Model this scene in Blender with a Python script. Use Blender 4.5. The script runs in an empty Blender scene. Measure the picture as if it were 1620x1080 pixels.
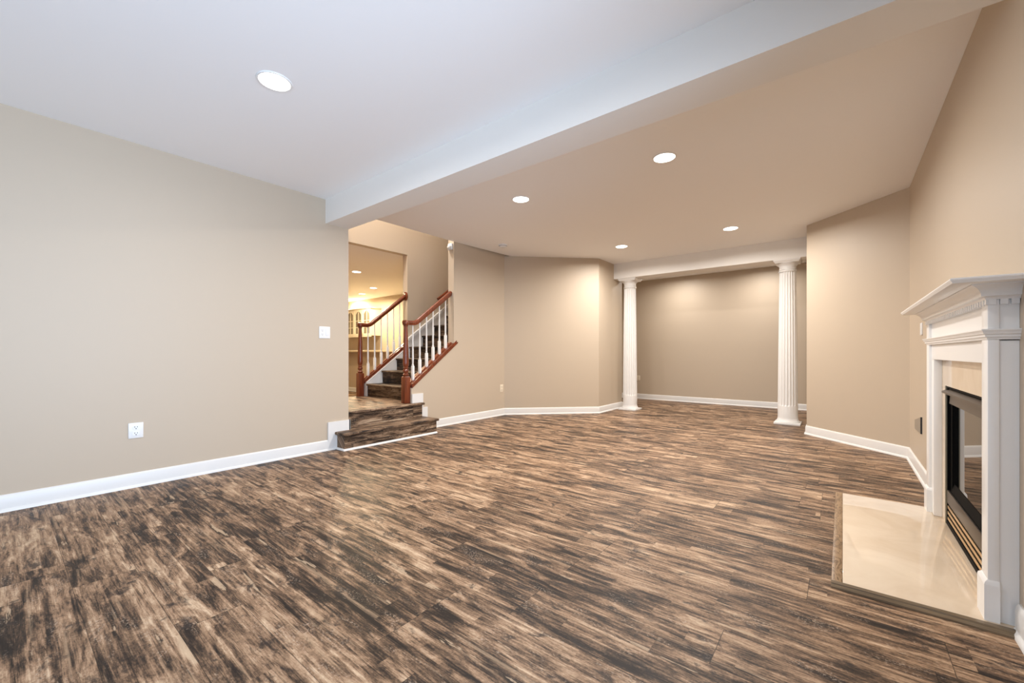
import bpy, bmesh, math, random
from mathutils import Vector, Matrix
random.seed(7)
S = bpy.context.scene
COL = S.collection
pi = math.pi

# ------------------------------------------------------------------ camera
cam_d = bpy.data.cameras.new('camera')
cam = bpy.data.objects.new('camera', cam_d); COL.objects.link(cam)
cam.location = (0, 0, 1.0)
cam.rotation_euler = (pi/2, 0, math.radians(38.65))
cam_d.sensor_width = 36.0
cam_d.lens = 654.0/1620.0*36.0
cam_d.shift_y = 17.9/1620.0
cam_d.clip_start = 0.02
S.camera = cam

# ------------------------------------------------------------------ view, world
S.view_settings.view_transform = 'Standard'
S.view_settings.look = 'None'
S.view_settings.gamma = 1.0
S.view_settings.use_curve_mapping = False
S.view_settings.exposure = 0.02
W = bpy.data.worlds.new('world'); S.world = W
W.use_nodes = True
W.node_tree.nodes['Background'].inputs[0].default_value = (0.75, 0.87, 1.0, 1)
W.node_tree.nodes['Background'].inputs[1].default_value = 0.3

# ------------------------------------------------------------------ daylight through the glazed door behind the camera, and an added side fill
DAY = (0.60, 0.765, 1.0)
WARM = (1.0, 0.95, 0.895)
def area(name, loc, rot, sx, sy, power, colour, shape='RECTANGLE', spread=pi):
    d = bpy.data.lights.new(name, 'AREA'); d.shape = shape
    d.size = sx
    if shape in ('RECTANGLE', 'ELLIPSE'): d.size_y = sy
    d.energy = power; d.color = colour; d.spread = spread
    o = bpy.data.objects.new(name, d); COL.objects.link(o)
    o.location = loc; o.rotation_euler = rot
    return o
area('window_daylight', (-1.9, -3.42, 1.0), (pi/2+0.45, 0, 0), 3.3, 1.8, 56, DAY)
area('side_fill_light', (0.68, 0.42, 1.12), (pi/2+0.15, 0, pi/2), 2.25, 1.85, 70, DAY, 'RECTANGLE', math.radians(105))  # unseen side source, added and aimed to brighten the left wall, not the beam
DOWNLIGHT = 39.5

# ------------------------------------------------------------------ materials
def pr(name, col, rough=0.6, metal=0.0, ior=1.45, coat=0.0):
    m = bpy.data.materials.new(name); m.use_nodes = True
    b = m.node_tree.nodes['Principled BSDF']
    b.inputs['Base Color'].default_value = (*col, 1)
    b.inputs['Roughness'].default_value = rough
    b.inputs['Metallic'].default_value = metal
    b.inputs['IOR'].default_value = ior
    b.inputs['Coat Weight'].default_value = coat
    return m
class NT:
    def __init__(s, m): s.t = m.node_tree; s.b = s.t.nodes['Principled BSDF']
    def n(s, typ, **kw):
        x = s.t.nodes.new(typ)
        for k, v in kw.items(): setattr(x, k, v)
        return x
    def put(s, sock, v):
        if hasattr(v, 'is_linked'): s.t.links.new(v, sock)
        else: sock.default_value = v
    def math(s, op, a, b=0.0, c=None):
        x = s.n('ShaderNodeMath', operation=op)
        s.put(x.inputs[0], a); s.put(x.inputs[1], b)
        if c is not None: s.put(x.inputs[2], c)
        return x.outputs[0]
    def vec(s, x, y, z):
        c = s.n('ShaderNodeCombineXYZ')
        s.put(c.inputs[0], x); s.put(c.inputs[1], y); s.put(c.inputs[2], z)
        return c.outputs[0]
    def noise(s, v, scale=1.0, detail=4.0, rough=0.55, dist=0.0):
        x = s.n('ShaderNodeTexNoise')
        s.put(x.inputs['Vector'], v); x.inputs['Scale'].default_value = scale
        x.inputs['Detail'].default_value = detail; x.inputs['Roughness'].default_value = rough
        x.inputs['Distortion'].default_value = dist
        return x.outputs['Fac']
    def ramp(s, f, stops, interp='LINEAR'):
        r = s.n('ShaderNodeValToRGB'); r.color_ramp.interpolation = interp
        e = r.color_ramp.elements
        while len(e) < len(stops): e.new(0.5)
        for k, (p, c) in zip(e, stops):
            k.position = p; k.color = (*c, 1) if len(c) == 3 else c
        s.put(r.inputs[0], f)
        return r.outputs[0]
    def mix(s, f, a, b, mode='MIX'):
        x = s.n('ShaderNodeMix', data_type='RGBA', blend_type=mode)
        s.put(x.inputs[0], f)
        for k, v in ((6, a), (7, b)):
            if hasattr(v, 'is_linked'): s.t.links.new(v, x.inputs[k])
            else: x.inputs[k].default_value = (*v, 1)
        return x.outputs[2]
    def bump(s, h, strength, dist=0.002):
        x = s.n('ShaderNodeBump'); x.inputs['Strength'].default_value = strength
        x.inputs['Distance'].default_value = dist
        s.put(x.inputs['Height'], h); s.t.links.new(x.outputs[0], s.b.inputs['Normal'])
    def xyz(s):
        g = s.n('ShaderNodeNewGeometry'); p = s.n('ShaderNodeSeparateXYZ')
        s.t.links.new(g.outputs['Position'], p.inputs[0])
        return p.outputs[0], p.outputs[1], p.outputs[2], g.outputs['Position']
    def colour(s, c): s.put(s.b.inputs['Base Color'], c)

def paint(name, col, rough):
    m = pr(name, col, rough); t = NT(m)
    x, y, z, P = t.xyz()
    n = t.noise(P, 160, 3, 0.6)
    t.bump(n, 0.06, 0.001)
    return m

def plank_material(name, along, dark=1.0):
    """weathered wide-plank vinyl, planks running along X or Y"""
    m = pr(name, (0.2, 0.14, 0.1), 0.42, ior=1.24); t = NT(m)
    x, y, z, P = t.xyz()
    if along == 'X': u, v = x, y
    else: u, v = y, x
    v = t.math('ADD', v, z)            # risers carry on the same board layout up their face
    W_, L_ = 0.205, 1.22
    vr = t.math('DIVIDE', v, W_); row = t.math('FLOOR', vr)
    wn = t.n('ShaderNodeTexWhiteNoise', noise_dimensions='1D'); t.put(wn.inputs['W'], row)
    us = t.math('DIVIDE', t.math('ADD', u, t.math('MULTIPLY', wn.outputs[0], 9.0)), L_)
    pid = t.math('FLOOR', us)
    w2 = t.n('ShaderNodeTexWhiteNoise', noise_dimensions='2D'); t.put(w2.inputs['Vector'], t.vec(row, pid, 0.0))
    pr_ = w2.outputs[0]
    fu = t.math('FRACT', us); fv = t.math('FRACT', vr)
    # every plank carries three printed strips of uneven length
    strip = t.math('FLOOR', t.math('MULTIPLY', fv, 3.0))
    w4 = t.n('ShaderNodeTexWhiteNoise', noise_dimensions='2D'); t.put(w4.inputs['Vector'], t.vec(row, strip, 0.0))
    seg = t.math('FLOOR', t.math('ADD', t.math('MULTIPLY', us, 1.7), t.math('MULTIPLY', w4.outputs[0], 5.0)))
    w3 = t.n('ShaderNodeTexWhiteNoise', noise_dimensions='3D'); t.put(w3.inputs['Vector'], t.vec(row, seg, strip))
    off = t.math('ADD', t.math('MULTIPLY', pr_, 57.0), t.math('MULTIPLY', w3.outputs[0], 31.0))
    off1 = t.math('MULTIPLY', pr_, 57.0)
    def nz(su, sv, o, detail=4, rough=0.55, dist=0.0):
        return t.noise(t.vec(t.math('MULTIPLY', u, su), t.math('MULTIPLY', v, sv), o), 1.0, detail, rough, dist)
    streak = nz(2.4, 44, off, 8, 0.68, 0.6)
    patch = nz(3.3, 13.5, off1, 9, 0.68, 0.7)
    broad = nz(0.7, 1.3, 0.0, 2, 0.5)
    fine = nz(16, 230, off1, 4, 0.65)
    spk = nz(95, 130, 3.0, 3, 0.7)
    s = t.math('MULTIPLY', streak, 0.40)
    s = t.math('MULTIPLY_ADD', patch, 0.50, s)
    s = t.math('MULTIPLY_ADD', fine, 0.15, s)
    s = t.math('MULTIPLY_ADD', spk, 0.12, s)
    s = t.math('MULTIPLY_ADD', broad, 0.12, s)
    s = t.math('MULTIPLY_ADD', w3.outputs[0], 0.055, s)
    s = t.math('MULTIPLY_ADD', pr_, 0.02, s)
    s = t.math('MULTIPLY_ADD', s, 1.25, -0.357)
    c = t.ramp(s, [(0.375, (0.019, 0.014, 0.012)), (0.43, (0.055, 0.036, 0.025)), (0.485, (0.160, 0.098, 0.060)),
                   (0.55, (0.330, 0.208, 0.127)), (0.655, (0.60, 0.44, 0.295))])
    # torn paint chips, pale and sharp-edged
    chip = nz(2.6, 20, t.math('ADD', off, 11.0), 9, 0.62, 0.35)
    cm = t.ramp(chip, [(0.640, (0, 0, 0)), (0.655, (1, 1, 1))])
    c = t.mix(t.math('MULTIPLY', cm, 0.75), c, (0.50, 0.365, 0.24))
    # long pale streaks where the stain is worn along the board
    ls = t.ramp(nz(0.9, 30, t.math('ADD', off, 71.0), 6, 0.6, 0.15), [(0.60, (0, 0, 0)), (0.67, (1, 1, 1))])
    c = t.mix(t.math('MULTIPLY', ls, 0.55), c, (0.43, 0.295, 0.185))
    # worn dark smudges
    sm = nz(6.5, 13, t.math('ADD', off1, 23.0), 8, 0.72, 0.6)
    smm = t.ramp(sm, [(0.56, (0, 0, 0)), (0.64, (1, 1, 1))])
    c = t.mix(t.math('MULTIPLY', smm, 0.85), c, (0.030, 0.024, 0.022))
    # pale grit where the finish has worn through
    gm = t.ramp(nz(5.5, 16, t.math('ADD', off1, 41.0), 5, 0.6, 0.4), [(0.54, (0, 0, 0)), (0.64, (1, 1, 1))])
    gs = t.ramp(spk, [(0.54, (0, 0, 0)), (0.60, (1, 1, 1))])
    c = t.mix(t.math('MULTIPLY', t.math('MULTIPLY', gm, gs), 0.6), c, (0.42, 0.335, 0.26))
    # long dark checks along the grain
    ck = t.math('ABSOLUTE', t.math('SUBTRACT', nz(1.5, 34, t.math('ADD', off, 5.0), 3, 0.5, 0.2), 0.5))
    ckm = t.math('MULTIPLY', t.math('LESS_THAN', ck, 0.006), t.ramp(patch, [(0.46, (1, 1, 1)), (0.56, (0, 0, 0))]))
    c = t.mix(t.math('MULTIPLY', ckm, 0.75), c, (0.016, 0.012, 0.010))
    # joints
    def edge(f, w):
        a = t.math('MINIMUM', f, t.math('SUBTRACT', 1.0, f))
        return t.math('LESS_THAN', a, w)
    j = t.math('MAXIMUM', edge(fv, 0.0045), edge(fu, 0.0011))
    c = t.mix(t.math('MULTIPLY', j, 0.7), c, (0.02, 0.015, 0.012))
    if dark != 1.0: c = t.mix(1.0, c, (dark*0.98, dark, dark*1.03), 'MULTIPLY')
    t.colour(c)
    t.put(t.b.inputs['Roughness'], t.math('MULTIPLY_ADD', fine, 0.2, 0.36))
    t.bump(t.math('ADD', t.math('MULTIPLY', fine, 0.5), t.math('SUBTRACT', streak, j)), 0.22, 0.0015)
    return m

def stain_material(name, dark, light, axis_scale=(60, 60, 4), rough=0.3):
    m = pr(name, light, rough, coat=0.25); t = NT(m)
    x, y, z, P = t.xyz()
    n = t.noise(t.vec(t.math('MULTIPLY', x, axis_scale[0]), t.math('MULTIPLY', y, axis_scale[1]), t.math('MULTIPLY', z, axis_scale[2])), 1.0, 4, 0.6, 0.4)
    t.colour(t.ramp(n, [(0.3, dark), (0.7, light)]))
    return m

PAINT = (0.54, 0.446, 0.340)
M_wall = paint('wall paint beige eggshell', PAINT, 0.5)
M_ceil = paint('ceiling paint flat white', (0.95, 0.945, 0.94), 0.85)
M_trim = pr('trim paint semi-gloss white', (0.77, 0.755, 0.73), 0.3)
M_beam = paint('beam paint soft greyed white', (0.87, 0.845, 0.80), 0.7)
M_mantel = pr('mantel paint semi-gloss white', (0.86, 0.85, 0.83), 0.28)
M_floor = plank_material('weathered plank floor', 'X')
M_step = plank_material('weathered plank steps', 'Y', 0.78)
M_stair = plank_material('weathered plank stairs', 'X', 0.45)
M_red = stain_material('cherry stained wood', (0.085, 0.015, 0.006), (0.25, 0.058, 0.019))
M_plate = pr('white plastic', (0.83, 0.83, 0.82), 0.35)
M_ivory = pr('ivory plastic', (0.80, 0.70, 0.55), 0.4)
M_slot = pr('dark slot', (0.03, 0.03, 0.03), 0.6)
M_screw = pr('steel screw', (0.55, 0.55, 0.55), 0.35, 1.0)
M_black = pr('black enamel', (0.004, 0.004, 0.004), 0.6, ior=1.15)
M_bronze = pr('bronze grey metal', (0.135, 0.108, 0.085), 0.36, 0.75)
M_brass = pr('brushed brass', (0.80, 0.56, 0.30), 0.32, 1.0)
M_fglass = pr('dark hearth glass', (0.004, 0.004, 0.004), 0.015, ior=1.9)
M_steel = pr('satin steel plate', (0.36, 0.31, 0.25), 0.45, 0.25)
M_cab = pr('cream cabinet paint', (0.80, 0.72, 0.58), 0.35)
M_pane = pr('cabinet glass', (0.22, 0.19, 0.14), 0.08)
M_count = pr('cream bar top', (0.70, 0.60, 0.42), 0.3)

M_marble = pr('polished cream marble', (0.70, 0.575, 0.43), 0.10); _t = NT(M_marble)
_x, _y, _z, _P = _t.xyz()
_n = _t.noise(_P, 3.2, 5, 0.6, 0.8)
_t.colour(_t.ramp(_n, [(0.3, (0.64, 0.51, 0.37)), (0.5, (0.70, 0.575, 0.435)), (0.75, (0.76, 0.645, 0.50))]))
_t.put(_t.b.inputs['Roughness'], 0.05)

def oak(name, along):
    m = pr(name, (0.3, 0.2, 0.1), 0.4); t = NT(m)
    x, y, z, P = t.xyz()
    if along == 'X': u, v = x, y
    else: u, v = y, x
    d = t.noise(t.vec(t.math('MULTIPLY', u, 7.0), t.math('MULTIPLY', v, 26.0), z), 1.0, 3, 0.5, 1.2)
    f = t.math('FRACT', t.math('MULTIPLY', d, 5.0))
    t.colour(t.ramp(f, [(0.0, (0.13, 0.075, 0.036)), (0.25, (0.25, 0.155, 0.08)), (0.8, (0.36, 0.235, 0.13)), (1.0, (0.12, 0.07, 0.035))]))
    return m
M_oakY = oak('oak hearth edging long grain', 'Y')
M_oakX = stain_material('oak hearth edging', (0.07, 0.05, 0.03), (0.24, 0.17, 0.10), (5, 130, 130), 0.4)

def emit(name, col, s):
    m = bpy.data.materials.new(name); m.use_nodes = True
    nt = m.node_tree; nt.nodes.clear()
    e = nt.nodes.new('ShaderNodeEmission'); o = nt.nodes.new('ShaderNodeOutputMaterial')
    e.inputs[0].default_value = (*col, 1); e.inputs[1].default_value = s
    nt.links.new(e.outputs[0], o.inputs[0])
    return m
M_lens = emit('lit lamp lens', (1.0, 0.93, 0.82), 9.0)

# ------------------------------------------------------------------ mesh helpers (all take world coordinates)
class MB:
    def __init__(s): s.bm = bmesh.new()
    def box(s, x0, x1, y0, y1, z0, z1, bevel=0.0, seg=2):
        r = bmesh.ops.create_cube(s.bm, size=1.0)
        vs = r['verts']
        for v in vs:
            v.co = Vector((x0+(v.co.x+.5)*(x1-x0), y0+(v.co.y+.5)*(y1-y0), z0+(v.co.z+.5)*(z1-z0)))
        if bevel:
            es = list({e for v in vs for e in v.link_edges})
            bmesh.ops.bevel(s.bm, geom=es, offset=bevel, segments=seg, affect='EDGES', profile=0.5)
        return s
    def prism(s, pts, a0, a1, axis='z'):
        """extrude a polygon; axis z: pts (x,y); axis x: pts (y,z); axis y: pts (x,z)"""
        def P(p, a):
            return Vector((p[0], p[1], a)) if axis == 'z' else (Vector((a, p[0], p[1])) if axis == 'x' else Vector((p[0], a, p[1])))
        A = [s.bm.verts.new(P(p, a0)) for p in pts]; B = [s.bm.verts.new(P(p, a1)) for p in pts]
        s.bm.faces.new(A); s.bm.faces.new(B)
        n = len(pts)
        for i in range(n): s.bm.faces.new((A[i], A[(i+1) % n], B[(i+1) % n], B[i]))
        return s
    def lathe(s, cx, cy, prof, n=24, cap=True):
        """prof: list of (r, z)"""
        rings = []
        for r, z in prof:
            rings.append([s.bm.verts.new((cx+r*math.cos(2*pi*k/n), cy+r*math.sin(2*pi*k/n), z)) for k in range(n)])
        for a, b in zip(rings, rings[1:]):
            for k in range(n): s.bm.faces.new((a[k], a[(k+1) % n], b[(k+1) % n], b[k]))
        if cap:
            s.bm.faces.new(rings[0]); s.bm.faces.new(rings[-1])
        return s
    def rings(s, rs, cap=True, closed=False):
        R = [[s.bm.verts.new(p) for p in r] for r in rs]
        n = len(R[0])
        pairs = list(zip(R, R[1:])) + ([(R[-1], R[0])] if closed else [])
        for a, b in pairs:
            for k in range(n): s.bm.faces.new((a[k], a[(k+1) % n], b[(k+1) % n], b[k]))
        if cap and not closed: s.bm.faces.new(R[0]); s.bm.faces.new(R[-1])
        return s
    def sweep(s, path, prof, side=1):
        """path: XY points; prof: closed list (d, z), d = distance out from the path to its left (side=1) or right"""
        n = len(path); mit = []
        for i in range(n):
            def nrm(a, b):
                d = Vector((b[0]-a[0], b[1]-a[1])).normalized(); return Vector((-d.y, d.x))*side
            if i == 0: m = nrm(path[0], path[1])
            elif i == n-1: m = nrm(path[-2], path[-1])
            else:
                a = nrm(path[i-1], path[i]); b = nrm(path[i], path[i+1])
                m = (a+b); m = m/(m.dot(a))
            mit.append(m)
        rs = [[Vector((p[0]+m.x*d, p[1]+m.y*d, z)) for d, z in prof] for p, m in zip(path, mit)]
        return s.rings(rs)
    def build(s, name, mat, smooth=None):
        bmesh.ops.remove_doubles(s.bm, verts=s.bm.verts, dist=1e-6)
        bmesh.ops.recalc_face_normals(s.bm, faces=s.bm.faces)
        me = bpy.data.meshes.new(name); s.bm.to_mesh(me); s.bm.free()
        me.materials.append(mat)
        if smooth is not None:
            for p in me.polygons: p.use_smooth = True
            me.set_sharp_from_angle(angle=math.radians(smooth))
        o = bpy.data.objects.new(name, me); COL.objects.link(o)
        return o

def structure(name, mb, mat, smooth=None, label=None):
    o = mb.build(name, mat, smooth); o['kind'] = 'structure'
    if label: o['label'] = label
    return o
def thing(name, label, cat, loc, group=None):
    o = bpy.data.objects.new(name, None); COL.objects.link(o)
    o.location = loc; o.empty_display_size = 0.1
    o['label'] = label; o['category'] = cat
    if group: o['group'] = group
    return o
def wloc(o):
    v = Vector((0, 0, 0))
    while o: v += o.location; o = o.parent
    return v
def part(root, name, mb, mat, smooth=None, label=None):
    o = mb.build(name, mat, smooth)
    L = wloc(root)
    o.data.transform(Matrix.Translation(-L))
    o.parent = root
    if label: o['label'] = label
    return o
def copy_tree(o, parent=None):
    c = o.copy(); COL.objects.link(c)
    if parent: c.parent = parent
    for ch in list(o.children): copy_tree(ch, c)
    return c

# ------------------------------------------------------------------ room dimensions
H = 2.565            # ceiling
XL, XS = -4.125, -4.275      # front left wall face, stair wall face
XR = 0.495           # right wall face
XH = -5.52           # hall-side wall face beyond the stairs
HB = 2.59            # ceiling of the bar room
YB = 6.89            # its back wall
BEAM0, BEAM1, BEAMZ = 2.108, 2.36, 2.32

structure('floor', MB().box(-12.7, 0.9, -3.5, 9.0, -0.12, 0.0), M_floor)
structure('ceiling', MB().prism([(XS, -3.5), (0.8, -3.5), (0.8, 9.0), (-4.6, 9.0), (-4.6, 6.6), (-4.12, 6.6), (XS, 4.1)], H, H+0.12), M_ceil)
structure('wall_left', MB().box(XS, XL, -3.4, BEAM1, 0, H), M_wall)
structure('trim_1', MB().box(XS, XR, BEAM0, BEAM1, BEAMZ, H), M_beam, label='white boxed ceiling beam across the front of the room')

# back wall with a wide glazed door, right wall with an unseen window added for the side fill, and the firebox opening
structure('wall_back', MB().box(XS, -3.65, -3.4, -3.25, 0, H).box(-0.15, XR, -3.4, -3.25, 0, H).box(-3.65, -0.15, -3.4, -3.25, 2.3, H), M_wall)
wf = MB()
for x0, x1 in ((-3.65, -3.59), (-1.93, -1.87), (-0.21, -0.15)): wf.box(x0, x1, -3.36, -3.28, 0, 2.3)
wf.box(-3.59, -1.93, -3.36, -3.28, 2.22, 2.3).box(-1.87, -0.21, -3.36, -3.28, 2.22, 2.3).box(-3.59, -1.93, -3.36, -3.28, 0, 0.08).box(-1.87, -0.21, -3.36, -3.28, 0, 0.08)
structure('window_1', wf, M_trim)
FY0, FY1, FZ1 = 2.56, 3.425, 0.81
w = MB()
w.box(XR, XR+0.15, -3.4, -0.76, 0, H).box(XR, XR+0.15, -0.76, 1.60, 0, 0.12).box(XR, XR+0.15, -0.76, 1.60, 2.12, H)
w.box(XR, XR+0.15, 1.60, FY0, 0, H).box(XR, XR+0.15, FY0, FY1, FZ1, H).box(XR, XR+0.15, FY1, 5.395, 0, H)
structure('wall_right', w, M_wall)
wf = MB()
for y0, y1 in ((-0.76, -0.70), (0.39, 0.45), (1.54, 1.60)): wf.box(XR+.03, XR+.10, y0, y1, 0.12, 2.12)
for y0, y1 in ((-0.70, 0.39), (0.45, 1.54)): wf.box(XR+.03, XR+.10, y0, y1, 0.12, 0.19).box(XR+.03, XR+.10, y0, y1, 2.05, 2.12)
structure('added_window', wf, M_trim)  # out-of-view frame, added with the opening for the side fill
# angled block at the far right, alcove, angled wall on the left
structure('wall_right_angled', MB().prism([(-0.345, 6.235), (XR, 5.395), (0.65, 5.395), (0.65, 7.10), (-0.345, 7.10)], 0, H), M_wall)
structure('wall_alcove_right', MB().box(0.65, 0.78, 7.0, 8.92, 0, H), M_wall)
structure('wall_alcove_back', MB().box(-4.5, 0.78, 8.8, 8.92, 0, H), M_wall)
structure('wall_alcove_left', MB().box(-4.5, -3.97, 7.18, 8.8, 0, H), M_wall)
structure('wall_column_side', MB().box(-3.28, -3.16, 6.26, 7.18, 0, H).box(-4.5, -3.28, 7.06, 7.18, 0, H), M_wall)
structure('wall_left_angled', MB().prism([(XS, 5.145), (-3.16, 6.26), (-3.28, 6.31), (XS-0.115, 5.315)], 0, H), M_wall)
structure('trim_2', MB().box(-3.16, -0.345, 6.835, 7.14, 2.30, H), M_beam, label='white boxed ceiling beam carried by the two columns')

# stair wall: full height beyond the opening, a raking knee wall under the railing, stepped at the landing
SL = 0.735            # rise over run of the raking edges
KY0, KZ0 = 3.30, 0.548
kz = lambda y: KZ0+(y-KY0)*SL
w = MB().prism([(3.30, 0), (5.20, 0), (5.20, 4.9), (4.035, 4.9), (4.035, kz(4.035)), (3.30, KZ0)], XS-0.115, XS, 'x')
structure('wall_stair', w, M_wall)
structure('wall_stairwell_top', MB().box(XS, XS+0.1, BEAM1-.15, 7.1, H+0.12, 4.9), M_wall)
structure('wall_stairwell_far', MB().box(XH, XS-0.115, 7.0, 7.1, 0, 4.9).box(XS-.115, XS, 5.2, 7.1, 0, 4.9), M_wall)
structure('wall_stairwell_near', MB().box(XH, XS, 2.20, 2.35, 0, 4.9), M_wall)
structure('ceiling_stairwell', MB().box(XH-.12, XS+0.1, 2.2, 7.1, 4.9, 5.0), M_ceil)
w = MB().prism([(4.182, 0), (7.1, 0), (7.1, 4.9), (2.2, 4.9), (2.2, HB), (4.182, HB)], XH-0.115, XH, 'x')
structure('wall_hall', w, M_wall)
# bar room beyond
structure('ceiling_bar', MB().box(-12.7, XH-0.115, 1.9, 7.1, HB, HB+0.1), M_ceil)
structure('wall_bar_back', MB().box(-12.7, XH-0.115, YB, YB+0.12, 0, HB), M_wall)
structure('wall_bar_left', MB().box(-12.7, -12.58, 1.9, YB, 0, HB), M_wall)
structure('wall_bar_front', MB().box(-12.7, XH, 1.9, 2.02, 0, HB).box(XH-.115, XH, 2.02, 2.2, 0, HB), M_wall)

# ------------------------------------------------------------------ baseboards
BH = 0.107
def base_prof(z0=0.0, h=BH, shoe=True):
    p = [(0, z0), (0.026, z0), (0.025, z0+0.010), (0.020, z0+0.017), (0.0145, z0+0.020)] if shoe else [(0, z0), (0.0145, z0)]
    return p + [(0.0145, z0+h-0.026), (0.0125, z0+h-0.018), (0.0125, z0+h-0.012), (0.008, z0+h-0.003), (0.005, z0+h), (0, z0+h)]
def baseboard(name, path, side, extra=None):
    mb = MB().sweep(path, base_prof(), side)
    if extra: extra(mb)
    return structure(name, mb, M_trim, 35)
def step_block_left(mb):
    mb.prism([(2.13, 0.0), (2.375, 0.0), (2.375, 0.287), (2.13, 0.287)], XL, XL+0.015, 'x')
    mb.box(XS+0.05, XL+0.015, BEAM1, BEAM1+0.013, 0.0, 0.287)
baseboard('baseboard_left', [(XL, -3.25), (XL, 2.20)], -1, step_block_left)
def step_block_right(mb):
    mb.prism([(3.435, 0.0), (3.553, 0.0), (3.553, 0.292), (3.478, 0.292), (3.478, 0.476), (3.305, 0.476), (3.305, 0.36), (3.435, 0.36)], XS, XS+0.015, 'x')
baseboard('baseboard_stair', [(XS, 3.48), (XS, 5.145), (-3.16, 6.26), (-3.16, 7.18), (-3.97, 7.18)], -1, step_block_right)
baseboard('baseboard_alcove', [(-3.97, 7.2), (-3.97, 8.8), (0.65, 8.8), (0.65, 7.10)], -1)
baseboard('baseboard_right_far', [(-0.345, 7.10), (-0.345, 6.235), (XR, 5.395), (XR, 3.71)], -1)
baseboard('baseboard_right_near', [(XR, 2.275), (XR, -3.25)], -1)
baseboard('baseboard_bar', [(-12.0, 5.8), (-7.62, 5.8)], -1)

# ------------------------------------------------------------------ recessed ceiling lights
def make_downlight(x, y, z, label, power=DOWNLIGHT, colour=WARM):
    t = thing('recessed_light', label, 'ceiling light', (x, y, z), 'recessed ceiling lights')
    ro, ri = 0.094, 0.080
    prof = [(ri, z-0.001), (ri+0.002, z-0.006), (ro-0.004, z-0.006), (ro, z-0.0005)]
    n = 40
    rs = [[Vector((x+r*math.cos(2*pi*k/n), y+r*math.sin(2*pi*k/n), zz)) for r, zz in prof] for k in range(n)]
    part(t, 'trim_ring', MB().rings(rs, closed=True), M_plate, 40)
    part(t, 'lens', MB().lathe(x, y, [(0.0795, z-0.0008), (0.0795, z-0.0035), (0.05, z-0.0045), (0.002, z-0.005)], n), M_lens, 40)
    l = area('downlight', (0, 0, -0.012), (0, 0, 0), 0.15, 0.15, power, colour, 'DISK', math.radians(170))
    l.parent = t
    return t
near = [(-2.558, 1.007, 'round recessed light in the bright ceiling in front of the near beam')]
far = [(-2.56, 3.347, 'lit recessed light nearest the stair opening, left of the next one along the near beam'),
       (-1.115, 3.349, 'largest recessed light behind the near beam, right of its row'),
       (-2.54, 5.755, 'lit recessed light just in front of the left white column'),
       (-1.10, 5.777, 'lit recessed light toward the right white column and angled wall')]
for x, y, l in near: make_downlight(x, y, H, l, 11)
make_downlight(-1.11, 1.007, H, 'recessed light of the front ceiling beside the fireplace side', 11)
for x, y, l in far: make_downlight(x, y, H, l)
for x, y, l in ((-2.55, 8.15, 'left recessed light of the alcove behind the columns'), (-1.10, 8.15, 'right recessed light of the alcove behind the columns')):
    make_downlight(x, y, H, l, 18)
bars = [(-7.45, 4.43, 'faint recessed light nearest the opening in the bar room ceiling'),
        (-8.98, 5.79, 'brightest recessed light in the bar room ceiling, above the left handrail'),
        (-10.12, 6.18, 'recessed light in the bar room ceiling, second from the cabinets'),
        (-11.5, 6.6, 'recessed light of the bar room ceiling close above the cabinets'),
        (-7.3, 2.9, 'unseen recessed light added in the bar room ceiling to brighten the opening')]  # added out of view to light the jamb and header
for x, y, l in bars: make_downlight(x, y, HB, l, 56, (1.0, 0.81, 0.53))
area('stairwell_lamp', (-4.90, 3.0, 4.82), (0, 0, 0), 0.5, 0.5, 105, (1.0, 0.98, 0.96), 'DISK')

# smoke detector
t = thing('smoke_detector', 'small white round smoke detector on the ceiling by the stair wall', 'smoke detector', (-3.845, 4.597, H))
part(t, 'body', MB().lathe(-3.845, 4.597, [(0.064, H), (0.064, H-0.012), (0.058, H-0.018), (0.055, H-0.030), (0.045, H-0.038), (0.002, H-0.040)], 32), M_plate, 40)
part(t, 'vent_ring', MB().lathe(-3.845, 4.597, [(0.0595, H-0.017), (0.0605, H-0.020), (0.0595, H-0.024), (0.05, H-0.026)], 32), pr('grey vent plastic', (0.42, 0.42, 0.41), 0.5), 40)
# motion sensor at the top of the stair wall end
t = thing('motion_sensor', 'small white rounded sensor high on the wall end beside the stairs', 'sensor', (XS-0.05, 4.035, 2.46))
part(t, 'body', MB().box(XS-0.10, XS-0.015, 4.008, 4.035, 2.455, 2.545, 0.008), M_plate, 40)
mb = MB()
bmesh.ops.create_uvsphere(mb.bm, u_segments=20, v_segments=12, radius=0.036, matrix=Matrix.Translation((XS-0.058, 4.008, 2.488)))
part(t, 'lens', mb, pr('translucent white dome', (0.75, 0.74, 0.70), 0.25), 60)

# ------------------------------------------------------------------ outlets and switches
def wall_frame(o, right, nrm):
    """returns f(a, b, c): a along the wall, b up, c out of the wall -> world"""
    o, r, n = Vector(o), Vector(right).normalized(), Vector(nrm).normalized()
    return lambda a, b, c: o + r*a + Vector((0, 0, b)) + n*c
def fbox(mb, F, a0, a1, b0, b1, c0, c1, bev=0.0):
    r = bmesh.ops.create_cube(mb.bm, size=1.0); vs = r['verts']
    for v in vs: v.co = F(a0+(v.co.x+.5)*(a1-a0), b0+(v.co.y+.5)*(b1-b0), c0+(v.co.z+.5)*(c1-c0))
    if bev: bmesh.ops.bevel(mb.bm, geom=list({e for v in vs for e in v.link_edges}), offset=bev, segments=2, affect='EDGES', profile=0.5)
    return mb
def fdisc(mb, F, a, b, ra, rb, c0, c1, n=24, flat=None):
    ring = []
    for k in range(n):
        t_ = 2*pi*k/n; y = rb*math.sin(t_)
        if flat: y = max(-flat, min(flat, y))
        ring.append((a+ra*math.cos(t_), b+y))
    mb.rings([[F(p, q, c0) for p, q in ring], [F(p, q, c1) for p, q in ring]])
    return mb
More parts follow.
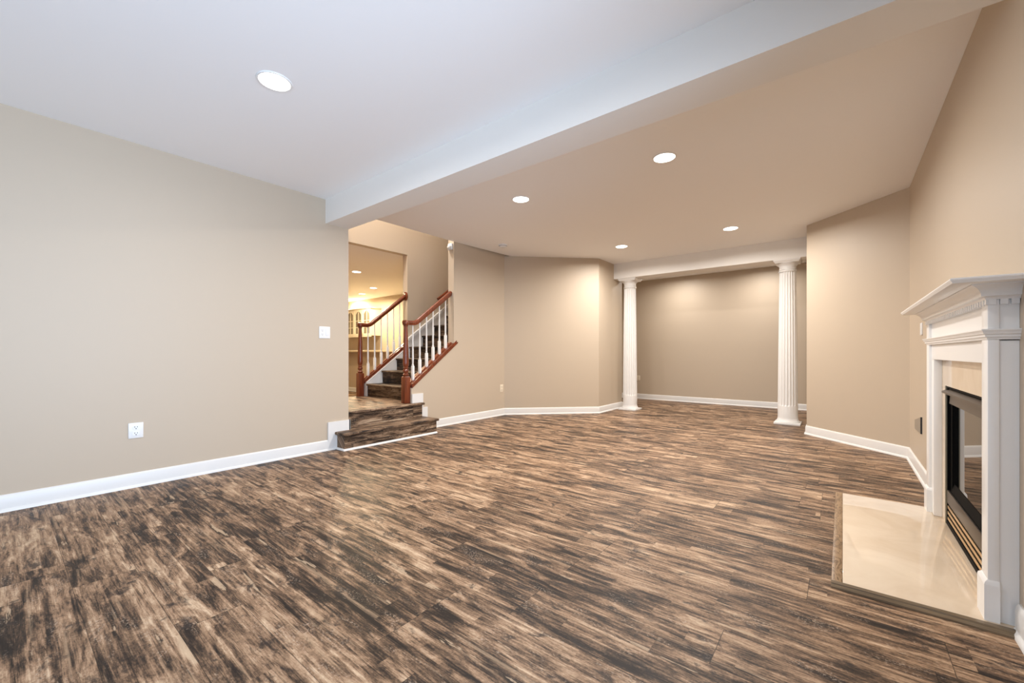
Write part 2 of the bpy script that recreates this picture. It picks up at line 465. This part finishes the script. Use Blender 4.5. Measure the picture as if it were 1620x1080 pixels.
def duplex(t, F, mat, a=0.0, s=1.0):
    for b in (0.0195*s, -0.0195*s):
        rc = part(t, 'receptacle', fdisc(MB(), F, a, b, 0.0172*s, 0.0172*s, 0.004, 0.0085, 28, 0.0135*s), mat, 40)
        m = MB()
        fbox(m, F, a-0.0078*s, a-0.0052*s, b-0.001*s, b+0.008*s, 0.008, 0.0090)
        fbox(m, F, a+0.0052*s, a+0.0078*s, b+0.0, b+0.007*s, 0.008, 0.0090)
        fdisc(m, F, a, b-0.0075*s, 0.003*s, 0.003*s, 0.008, 0.0090, 12)
        part(rc, 'slots', m, M_slot, label='dark plug slots')
    part(t, 'screw', fdisc(MB(), F, a, 0, 0.003, 0.003, 0.004, 0.0075, 14), mat)
def outlet(o, right, nrm, w, h, label, mat, simple=False):
    F = wall_frame(o, right, nrm)
    t = thing('wall_outlet', label, 'wall outlet', o, 'wall outlets')
    part(t, 'cover_plate', fbox(MB(), F, -w/2, w/2, -h/2, h/2, 0, 0.006, 0.0025), mat, 40)
    duplex(t, F, mat, 0.0, 1.15)
    return t
outlet((XL, 0.657, 0.421), (0, 1, 0), (1, 0, 0), 0.084, 0.114, 'white duplex outlet low on the pale front left wall', M_plate)
outlet((XS, 5.075, 0.431), (0, 1, 0), (1, 0, 0), 0.076, 0.122, 'ivory outlet low on the beige wall beyond the stairs', M_ivory)
outlet((-3.487, 8.8, 0.446), (1, 0, 0), (0, -1, 0), 0.07, 0.115, 'ivory outlet on the alcove wall just right of the left column', M_ivory)
# combination plate: outlet on the left, switch on the right
F = wall_frame((XL, 2.098, 1.207), (0, 1, 0), (1, 0, 0))
t = thing('switch_plate', 'white two-gang plate with outlet and rocker switch at left wall end', 'light switch', (XL, 2.098, 1.207))
part(t, 'cover_plate', fbox(MB(), F, -0.057, 0.057, -0.060, 0.060, 0, 0.006, 0.0025), M_plate, 40)
duplex(t, F, M_plate, -0.026, 1.0)
part(t, 'rocker_switch', fbox(MB(), F, 0.010, 0.042, -0.033, 0.033, 0.003, 0.010, 0.002), pr('bright switch plastic', (0.80, 0.81, 0.84), 0.35), 40)
# plate edge seen just past the mantel shelf
F = wall_frame((XR, 4.62, 1.19), (0, -1, 0), (-1, 0, 0))
t = thing('switch_plate', 'white switch plate on the right wall beneath the far mantel shelf end', 'light switch', (XR, 4.62, 1.19))
part(t, 'cover_plate', fbox(MB(), F, -0.036, 0.036, -0.048, 0.048, 0, 0.008, 0.002), M_plate, 40)
# metal plate low on the right wall
F = wall_frame((XR, 4.78, 0.42), (0, -1, 0), (-1, 0, 0))
t = thing('wall_plate', 'tapered grey metal plate low on the wall left of the fireplace', 'wall plate', (XR, 4.78, 0.42))
def trap(F, pts, c0, c1): return MB().rings([[F(a, b, c0) for a, b in pts], [F(a, b, c1) for a, b in pts]])
part(t, 'plate', trap(F, [(-0.17, -0.072), (0.165, -0.065), (0.165, 0.066), (-0.17, 0.004)], 0.0, 0.010), M_steel)
part(t, 'edge', trap(F, [(0.165, -0.066), (0.172, -0.067), (0.172, 0.067), (0.165, 0.066)], 0.0, 0.0105), M_slot)

# ------------------------------------------------------------------ columns
def make_column(cx, cy, label):
    t = thing('fluted_column', label, 'column', (cx, cy, 0), 'fluted columns')
    zt = 2.30
    part(t, 'plinth', MB().box(cx-.155, cx+.155, cy-.155, cy+.155, 0, 0.028, 0.003), M_trim, 40)
    part(t, 'base', MB().lathe(cx, cy, [(0.140, 0.0281), (0.142, 0.034), (0.139, 0.043), (0.133, 0.047), (0.132, 0.052), (0.127, 0.062), (0.123, 0.075), (0.1215, 0.088)], 64), M_trim, 40)
    nf, sub = 20, 10
    def ring(z, depth):
        k = (z-0.088)/(2.19-0.088)
        r0 = 0.1205 - 0.021*(k**1.25)
        out = []
        for i in range(nf*sub):
            ph = (i % sub)/sub
            a = 2*pi*i/(nf*sub)
            f = math.sin(pi*(ph-0.13)/0.74) if 0.13 < ph < 0.87 else 0
            r = r0 - depth*0.012*max(0, f)**0.7
            out.append(Vector((cx+r*math.cos(a), cy+r*math.sin(a), z)))
        return out
    rs = [ring(0.0885, 0), ring(0.255, 0), ring(0.262, 0.5), ring(0.272, 0.85), ring(0.285, 1)]
    for k in range(1, 12): rs.append(ring(0.285+(2.105-0.285)*k/12, 1))
    rs += [ring(2.105, 1), ring(2.118, 0.85), ring(2.127, 0.5), ring(2.133, 0)]
    part(t, 'fluted_shaft', MB().rings(rs), M_trim, 30)
    part(t, 'capital', MB().lathe(cx, cy, [(0.100, 2.1331), (0.109, 2.136), (0.112, 2.143), (0.109, 2.150), (0.101, 2.153), (0.101, 2.162), (0.106, 2.164), (0.108, 2.170), (0.104, 2.176), (0.101, 2.178),
        (0.1015, 2.205), (0.106, 2.218), (0.116, 2.232), (0.130, 2.243), (0.138, 2.250), (0.139, 2.2569)], 64), M_trim, 35)
    m = MB()
    def sq(h, z): return [Vector((cx+sx*h, cy+sy*h, z)) for sx, sy in ((-1, -1), (1, -1), (1, 1), (-1, 1))]
    m.rings([sq(0.140, 2.257), sq(0.144, 2.266), sq(0.152, 2.278), sq(0.158, 2.284), sq(0.158, zt)])
    part(t, 'abacus', m, M_trim, 30)
    return t
c1 = make_column(-2.935, 7.01, 'white fluted column at the left, farther end of the alcove opening')
c2 = copy_tree(c1); c2.location = (-0.605, 6.995, 0)
c2['label'] = 'white fluted column beside the angled wall at the right'

# ------------------------------------------------------------------ lower steps and landing
LZ = 0.36
t = thing('entry_steps', 'two dark weathered wood steps up from the room to the landing', 'steps', (-4.2, 2.83, 0))
def tread_strip(mb, x0, x1, y0, y1, z, th=0.030, r=0.012):
    return mb.box(x0, x1, y0, y1, z-th, z, r, 3)
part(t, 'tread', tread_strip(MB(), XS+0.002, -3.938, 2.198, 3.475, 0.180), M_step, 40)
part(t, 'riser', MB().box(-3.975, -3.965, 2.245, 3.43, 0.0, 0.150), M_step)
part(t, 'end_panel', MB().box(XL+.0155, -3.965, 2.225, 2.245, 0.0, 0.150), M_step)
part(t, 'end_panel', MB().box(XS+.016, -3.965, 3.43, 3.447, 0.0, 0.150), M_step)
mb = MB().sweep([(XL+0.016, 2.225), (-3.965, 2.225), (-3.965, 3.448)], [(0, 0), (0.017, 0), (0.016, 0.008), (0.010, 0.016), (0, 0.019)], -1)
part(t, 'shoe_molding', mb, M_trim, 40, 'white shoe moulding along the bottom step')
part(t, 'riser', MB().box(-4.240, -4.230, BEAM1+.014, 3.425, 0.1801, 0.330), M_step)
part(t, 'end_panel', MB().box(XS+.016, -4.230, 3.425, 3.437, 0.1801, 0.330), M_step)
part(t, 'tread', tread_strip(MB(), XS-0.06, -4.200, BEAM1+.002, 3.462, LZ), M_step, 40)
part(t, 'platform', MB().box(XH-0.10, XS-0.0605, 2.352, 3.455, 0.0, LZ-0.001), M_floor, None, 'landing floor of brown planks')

# ------------------------------------------------------------------ main staircase
NY, PITCH, RISE = 3.410, 0.257, 0.185
XA, XB = XH+0.04, XS-0.117      # clear width between the stringers
t = thing('staircase', 'dark plank staircase climbing between the two cherry railings', 'staircase', (-4.95, 3.43, LZ))
z = LZ
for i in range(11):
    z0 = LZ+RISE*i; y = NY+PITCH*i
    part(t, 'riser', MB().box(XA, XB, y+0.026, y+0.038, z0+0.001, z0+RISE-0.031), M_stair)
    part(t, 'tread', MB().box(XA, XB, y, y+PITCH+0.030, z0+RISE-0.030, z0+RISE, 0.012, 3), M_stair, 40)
ykz = lambda y, a: LZ+a+(y-NY)*RISE/PITCH
# white closed stringer with raking top on the far side, and skirt board up the wall
m = MB().prism([(3.425, LZ), (3.425, ykz(3.425, 0.195)), (4.182, ykz(4.182, 0.195)), (4.182, LZ)], XH-0.10, XA, 'x')
structure('trim_3', m, M_trim, None, 'white raking panel beneath the left stair railing')
m = MB().prism([(4.183, LZ), (4.183, ykz(4.183, 0.29)), (6.2, ykz(6.2, 0.29)), (6.2, LZ)], XH+.001, XA-0.012, 'x')
m.prism([(4.183, ykz(4.183, 0.27)), (4.183, ykz(4.183, 0.325)), (6.2, ykz(6.2, 0.325)), (6.2, ykz(6.2, 0.27))], XH+.001, XA, 'x')
part(t, 'skirt_board', m, M_trim, None, 'cream skirt board rising along the stair wall')

# ------------------------------------------------------------------ railings
def newel(mb, cx, cy, z0, zt, h=0.041):
    zb = z0+0.345
    mb.box(cx-h, cx+h, cy-h, cy+h, z0, zb-0.012, 0.003)
    def sq(hh, z): return [Vector((cx+sx*hh, cy+sy*hh, z)) for sx, sy in ((-1, -1), (1, -1), (1, 1), (-1, 1))]
    mb.rings([sq(h-0.002, zb-0.013), sq(h-0.006, zb-0.004), sq(h-0.016, zb)])
    mb.lathe(cx, cy, [(0.026, zb-0.004), (0.037, zb+0.006), (0.039, zb+0.018), (0.033, zb+0.028), (0.026, zb+0.033), (0.029, zb+0.045), (0.036, zb+0.062), (0.034, zb+0.078), (0.026, zb+0.090),
        (0.031, zb+0.098), (0.033, zb+0.106), (0.027, zb+0.114), (0.036, zb+0.135), (0.038, zb+0.165), (0.036, zb+0.25), (0.0285, zb+0.46), (0.0225, zt-0.105), (0.022, zt-0.09),
        (0.029, zt-0.084), (0.030, zt-0.076), (0.023, zt-0.070), (0.024, zt-0.060), (0.034, zt-0.048), (0.037, zt-0.03)], 28)
    return mb
def rail(mb, X, pts, w=0.030, h=0.030):
    """handrail section swept along (y, z) centre points in a plane X = const"""
    sec = [(-0.7*w, -h), (0.7*w, -h), (0.75*w, -0.45*h), (w, -0.2*h), (w, 0.45*h), (0.72*w, 0.85*h), (0.0, h), (-0.72*w, 0.85*h), (-w, 0.45*h), (-w, -0.2*h), (-0.75*w, -0.45*h)]
    rs = []
    for i, (y, z) in enumerate(pts):
        a = pts[max(i-1, 0)]; b = pts[min(i+1, len(pts)-1)]
        d = Vector((b[0]-a[0], b[1]-a[1])).normalized(); n = (-d.y, d.x)
        rs.append([Vector((X+u, y+n[0]*v, z+n[1]*v)) for u, v in sec])
    return mb.rings(rs)
def baluster(mb, x, y, z0, zt, slope):
    q = 0.0150
    b = zt-z0
    hb = 0.185
    # square block with a raking foot
    lo = [Vector((x+sx*q, y+sy*q, z0+sy*q*slope)) for sx, sy in ((-1, -1), (1, -1), (1, 1), (-1, 1))]
    up = [Vector((x+sx*q, y+sy*q, z0+hb-0.008)) for sx, sy in ((-1, -1), (1, -1), (1, 1), (-1, 1))]
    ch = [Vector((x+sx*q*.72, y+sy*q*.72, z0+hb)) for sx, sy in ((-1, -1), (1, -1), (1, 1), (-1, 1))]
    mb.rings([lo, up, ch])
    zb = z0+hb
    mb.lathe(x, y, [(0.0100, zb-0.002), (0.0142, zb+0.006), (0.0142, zb+0.014), (0.0100, zb+0.020), (0.0108, zb+0.03), (0.0125, zb+0.07), (0.0118, zb+0.14), (0.0085, zb+0.36), (0.0072, zt)], 14)
    return mb
def smoothstep(a): return a*a*(3-2*a)
def railing(name, label, X, ny, nz, zt, ys, foot, slope, y_end, shoe_y1, shoe_w, top_c, bend, rslope):
    t = thing(name, label, 'stair railing', (X, ny, nz), 'cherry stair railings')
    part(t, 'newel_post', newel(MB(), X, ny, nz, zt), M_red, 40)
    # handrail: level over the newel, easing into the rake
    y0, y1 = bend
    pts = [(ny-0.035, top_c), (y0-0.02, top_c)]
    n = 8
    zc = top_c
    ylast = y0
    for k in range(1, n+1):
        s = k/n; yy = y0+(y1-y0)*s
        sl = rslope*smoothstep(s-0.5/n if s > 0.5/n else 0)
        zc += sl*(yy-ylast); ylast = yy
        pts.append((yy, zc))
    pts.append((y_end, zc+(y_end-ylast)*rslope))
    part(t, 'handrail', rail(MB(), X, pts), M_red, 50)
    part(t, 'rail_cap', MB().lathe(X, ny, [(0.037, top_c-0.030), (0.042, top_c-0.018), (0.044, top_c+0.008), (0.036, top_c+0.026), (0.004, top_c+0.034)], 28), M_red, 50)
    def zr(y):
        for (a, b) in zip(pts, pts[1:]):
            if a[0] <= y <= b[0]: return a[1]+(b[1]-a[1])*(y-a[0])/(b[0]-a[0])
        return pts[-1][1]
    for y in ys:
        part(t, 'baluster', baluster(MB(), X, y, foot(y)-0.001, zr(y)-0.022, slope), M_trim, 40, 'slim white turned baluster')
    # raking shoe with fillets between the balusters
    th = 0.036
    ya = ny+0.042
    m = MB().prism([(ya, foot(ya)-th), (shoe_y1, foot(shoe_y1)-th), (shoe_y1, foot(shoe_y1)), (ya, foot(ya))], X-shoe_w, X+shoe_w, 'x')
    m.prism([(ya, foot(ya)-th-0.012), (shoe_y1+0.015, foot(shoe_y1+.015)-th-0.012), (shoe_y1+0.015, foot(shoe_y1+.015)-th+0.004), (ya, foot(ya)-th+0.004)], X-shoe_w-0.008, X+shoe_w+0.008, 'x')
    part(t, 'shoe_rail', m, M_red)
    gaps = [ya]+[v for y in ys for v in (y-0.016, y+0.016)]+[shoe_y1]
    m = MB()
    for a, b in zip(gaps[::2], gaps[1::2]):
        if b-a > 0.02: m.prism([(a, foot(a)-.001), (b, foot(b)-.001), (b, foot(b)+0.012), (a, foot(a)+0.012)], X-0.016, X+0.016, 'x')
    part(t, 'fillet', m, M_red)
    return t, pts
footR = lambda y: 0.634+0.017+(y-3.372)*SL
XRR = -4.338
ysR = [3.372+0.1125*k for k in range(6)]
railing('stair_railing', 'cherry railing with white balusters at the right, room side of the stairs', XRR, 3.262, LZ, 1.425, ysR, footR, SL, 4.033, 4.085, 0.070, 1.384, (3.345, 3.47), 0.745)
footL = lambda y: 0.660+(y-3.497)*SL
ysL = [3.497+0.1135*k for k in range(6)]
tl, ptsL = railing('stair_railing', 'cherry railing with white balusters at the left, beside the bar room', -5.565, 3.368, LZ, 1.452, ysL, footL, SL, 4.175, 4.18, 0.05, 1.413, (3.45, 3.58), 0.775)
ez = ptsL[-1][1]
m = MB().rings([[Vector((-5.565+r*math.cos(2*pi*k/28), yy, ez-0.004+r*1.12*math.sin(2*pi*k/28))) for k in range(28)] for r, yy in ((0.062, 4.181), (0.062, 4.170), (0.052, 4.162), (0.04, 4.158))])
part(tl, 'rosette', m, M_red, 40)
# rail fixed to the hall wall farther up the stairs
t = thing('wall_handrail', 'cherry handrail fixed to the hall wall farther up the stairs', 'handrail', (XH+0.06, 4.85, 1.95))
part(t, 'rail', rail(MB(), XH+0.06, [(4.78, 1.925), (4.90, 2.005), (6.0, 2.005+1.1*SL)], 0.024, 0.026), M_red, 50)
for y in (5.0, 5.8):
    zz = 2.005+(y-4.9)*SL
    part(t, 'bracket', MB().box(XH, XH+0.062, y-0.01, y+0.01, zz-0.05, zz-0.03), M_brass)

# ------------------------------------------------------------------ fireplace
MX, MY0, MY1 = 0.417, 2.283, 3.70
CX = 0.430
# hearth
HT = 0.018
t = thing('hearth', 'flat polished cream hearth slab with oak edging in front of the fireplace', 'hearth', (0.2, 2.98, 0))
part(t, 'slab', MB().box(0.0, XR, 2.262, 3.708, 0.0, HT, 0.0015), M_marble, 40)
part(t, 'edging', MB().box(-0.039, -0.0003, 2.262, 3.712, 0.0, HT+0.001, 0.004), M_oakY, 40, 'oak edging board with wavy grain along the left')
m = MB().sweep([(-0.039, 2.2617), (XR-0.003, 2.2617)], [(0, 0), (0.038, 0), (0.037, 0.007), (0.024, 0.012), (0.021, 0.017), (0.010, HT+0.001), (0, HT+0.001)], -1)
part(t, 'edging', m, M_oakX, 30, 'dark moulded oak edging along the front')
# marble facing round the firebox
t = thing('fireplace_surround', 'cream marble facing inside the white mantel around the firebox', 'fireplace surround', (0.48, 2.99, HT))
SX = 0.466
part(t, 'facing', MB().box(SX, XR-.0005, FY1-0.01+0.03, MY1-0.09, HT, 0.96).box(SX, XR-.0005, MY0+0.09, FY0-0.02, HT, 0.96).box(SX, XR-.0005, FY0-0.02, FY1+0.02, FZ1, 0.96), M_marble)
# mantel
t = thing('fireplace_mantel', 'white painted fireplace mantel with dentil moulding on the right wall', 'fireplace mantel', (0.45, 2.99, HT))
path = [(XR, MY0), (MX, MY0), (MX, MY1), (XR, MY1)]
ZN0, ZN1, ZF = 1.0487, 1.087, 1.178
for (a, b) in ((MY0, MY0+0.083), (MY1-0.083, MY1)):
    part(t, 'pilaster', MB().box(MX, 0.446, a, b, HT, ZN0, 0.002), M_mantel, 40)
    part(t, 'plinth_block', MB().box(MX-0.010, 0.446, a-0.010, b+0.010, HT, 0.150).rings([[Vector((MX-0.010+d, a-0.010+d, zz)), Vector((0.446, a-0.010+d, zz)), Vector((0.446, b+0.010-d, zz)), Vector((MX-0.010+d, b+0.010-d, zz))] for d, zz in ((0, 0.1501), (0.002, 0.158), (0.0095, 0.166))]), M_mantel, 30)
    part(t, 'frieze_block', MB().box(MX, 0.446, a, b, ZN1, 1.1953, 0.0015), M_mantel, 40)
for (a, b) in ((MY0+0.006, MY0+0.083), (MY1-0.083, MY1-0.006)):
    part(t, 'side_panel', MB().box(0.446, XR-.0005, a, b, HT, 1.045).box(0.446, XR-.0005, a, b, 1.075, 1.1953), M_mantel)
for a, b in ((MY0+0.083, MY0+0.157), (MY1-0.157, MY1-0.083)):
    part(t, 'casing', MB().box(CX, SX, a, b, HT, 0.96, 0.002), M_mantel, 40)
part(t, 'header', MB().box(CX, SX, MY0+0.083, MY1-0.083, 0.9605, ZN0), M_mantel)
part(t, 'frieze', MB().box(CX, SX+.02, MY0+0.083, MY1-0.083, ZN1, 1.1953), M_mantel)
neck = [(-0.012, ZN0), (0.001, ZN0), (0.003, ZN0+0.008), (0.007, ZN0+0.010), (0.008, ZN0+0.018), (0.012, ZN0+0.021), (0.014, ZN0+0.029), (0.018, ZN0+0.034), (0.018, ZN1), (-0.012, ZN1)]
part(t, 'necking_molding', MB().sweep(path, neck, 1), M_mantel, 30)
crown = [(-0.012, 1.1955), (0.006, 1.1955), (0.008, 1.201), (0.0135, 1.206), (0.019, 1.2075), (0.0195, 1.2125), (0.022, 1.222), (0.027, 1.231), (0.0345, 1.239), (0.043, 1.2445), (0.048, 1.2470), (0.048, 1.2508), (-0.012, 1.2508)]
part(t, 'crown_molding', MB().sweep(path, crown, 1), M_mantel, 30)
shelf = [(-0.012, 1.2509), (0.101, 1.2509), (0.105, 1.2535), (0.106, 1.257), (0.1095, 1.2605), (0.1115, 1.265), (0.1105, 1.2697), (0.108, 1.2713), (-0.012, 1.2713)]
m = MB().sweep(path, shelf, 1)
m.prism([(MX+.012, MY0+.012), (XR, MY0+.012), (XR, MY1-.012), (MX+.012, MY1-.012)], 1.2515, 1.2713)
part(t, 'shelf', m, M_mantel, 35)
m = MB()
dz0, dz1 = ZF-0.001, 1.1955
n = 38
y0, y1 = MY0-0.005, MY1+0.005
for k in range(n):
    a = y0+(y1-y0-0.022)*k/(n-1)
    m.box(MX-0.005, MX+0.0135 if MY0+.083 < a < MY1-.105 else MX-0.0001, a, a+0.020, dz0, dz1)
for a0 in (MX+0.0005, MX+0.030, MX+0.0565):
    for Y0, Y1 in ((MY0-0.005, MY0+0.006), (MY1-0.006, MY1+0.005)):
        m.box(a0, min(a0+0.0195, XR-.001), Y0, Y1-.0001 if Y0 < 3 else Y1, dz0, dz1)
part(t, 'dentil_molding', m, M_mantel)
# gas insert
t = thing('fireplace_insert', 'black and bronze gas fireplace insert with dark glass front', 'fireplace', (0.55, 2.99, HT))
GX = 0.493
a, b = FY0+0.003, FY1-0.003
m = MB().box(GX+0.03, 0.640, a, b, HT, FZ1-.003)
m.box(SX+0.004, GX+0.03, b-0.004, b, HT, FZ1-.003).box(SX+0.004, GX+0.03, a, a+0.004, HT, FZ1-.003)
m.box(SX+0.004, GX+0.03, a+.004, b-.004, FZ1-0.012, FZ1-.003)
m.box(SX+0.0085, GX+0.03, a+.004, b-.004, HT, 0.142).box(SX+0.0105, GX+0.03, a+.004, b-.004, 0.142, 0.214)
part(t, 'firebox', m, M_black)
m_edge = pr('grey-green metal edge', (0.34, 0.30, 0.21), 0.4, 0.6)
part(t, 'side_trim', MB().box(SX-0.002, XR, FY1+0.001, FY1+0.019, HT, FZ1), m_edge)
part(t, 'side_trim', MB().box(SX-0.002, XR, FY0-0.019, FY0-0.001, HT, FZ1), m_edge)
part(t, 'glass', MB().box(GX, GX+0.006, a+.03, b-.02, 0.235, 0.745), M_fglass, None, 'dark mirror-like glass')
part(t, 'frame_post', MB().box(GX-0.010, GX+0.02, a+.006, a+.05, 0.2145, 0.76), M_black)
part(t, 'frame_post', MB().box(GX-0.010, GX+0.02, b-.050, b-.006, 0.2145, 0.76), M_black)
part(t, 'sill', MB().prism([(SX+0.012, 0.2145), (GX-0.001, 0.2145), (GX-.001, 0.262)], a+.051, b-.051, 'y'), M_black)
part(t, 'lower_panel', MB().box(SX+0.002, SX+0.010, a+.012, b-.012, 0.142, 0.214, 0.002), M_bronze, 40)
part(t, 'upper_panel', MB().prism([(SX+0.008, 0.712), (SX+0.014, 0.712), (SX+0.018, 0.772), (SX+0.012, 0.772)], a+.012, b-.030, 'y'), M_bronze)
part(t, 'hood', MB().prism([(SX-0.014, 0.778), (SX+0.030, 0.800), (SX+0.030, 0.795), (SX-0.008, 0.768), (SX-0.014, 0.768)], FY0-0.03, FY1+0.030, 'y'), M_bronze)
for z0 in (0.047, 0.079, 0.111):
    part(t, 'louver', MB().box(SX+0.004, SX+0.008, a+.02, b-.012, z0, z0+0.0155, 0.001), M_brass, None, 'brass louver slat')
part(t, 'bottom_rail', MB().box(SX+0.000, SX+0.02, a+.004, b-.004, HT, 0.040, 0.002), M_black)

# ------------------------------------------------------------------ bar room furniture
t = thing('bar_counter', 'cream bar counter with flat top in the room beyond the stairs', 'bar counter', (-9.8, 5.86, 0))
part(t, 'front_wall', MB().box(-12.0, -7.62, 5.80, 5.92, 0, 1.02), M_wall)
part(t, 'counter_top', MB().box(-12.0, -7.60, 5.55, 6.0, 1.02, 1.06, 0.006), M_count, 40)
t = thing('wall_cabinet', 'cream wall cabinet with arched glass doors in the bar room', 'cabinet', (-11.1, 6.72, 1.49))
cy0 = 6.56
cx0, cx1, cz0, cz1 = -12.02, -10.30, 1.49, 2.25
part(t, 'body', MB().box(cx0, cx1, cy0+0.022, YB-0.001, cz0, cz1), M_cab)
part(t, 'cornice', MB().box(cx0-0.01, cx1+0.02, cy0-0.02, YB-0.001, cz1, cz1+0.035, 0.008), M_cab, 40)
part(t, 'light_rail', MB().box(cx0, cx1, cy0+0.002, cy0+0.02, cz0-0.035, cz0), M_cab)
dw = (cx1-cx0)/4
for k in range(4):
    a = cx0+dw*k+0.006; b = a+dw-0.012
    m = MB()
    y0, y1 = cy0, cy0+0.020
    st = 0.055
    m.box(a, a+st, y0, y1, cz0+.004, cz1-.004).box(b-st, b, y0, y1, cz0+.004, cz1-.004)
    m.box(a+st, b-st, y0, y1, cz0+.004, cz0+0.06)
    # arched top rail
    n = 14; pts = [(a+st, cz1-.004), (b-st, cz1-.004)]
    for j in range(n+1):
        s = 1-j/n; xx = a+st+(b-a-2*st)*s
        pts.append((xx, cz1-0.155+0.10*math.sin(pi*s)))
    m.prism(pts, y0, y1, 'y')
    mid = (a+b)/2
    m.box(mid-0.008, mid+0.008, y0+.004, y1-.002, cz0+0.06, cz1-0.056)
    for zz in (cz0+0.24, cz0+0.43): m.box(a+st, b-st, y0+.004, y1-.002, zz-.008, zz+.008)
    d = part(t, 'door', m, M_cab)
    part(d, 'pane', MB().box(a+st-.003, b-st+.003, y0+0.010, y0+0.014, cz0+0.055, cz1-0.05), M_pane, None, 'glass behind the arched muntins')
    kx = b-0.025 if k % 2 == 0 else a+0.025
    part(d, 'knob', MB().lathe(kx, y0-0.010, [(0.012, cz0+0.04), (0.012, cz0+0.062)], 12), M_brass)
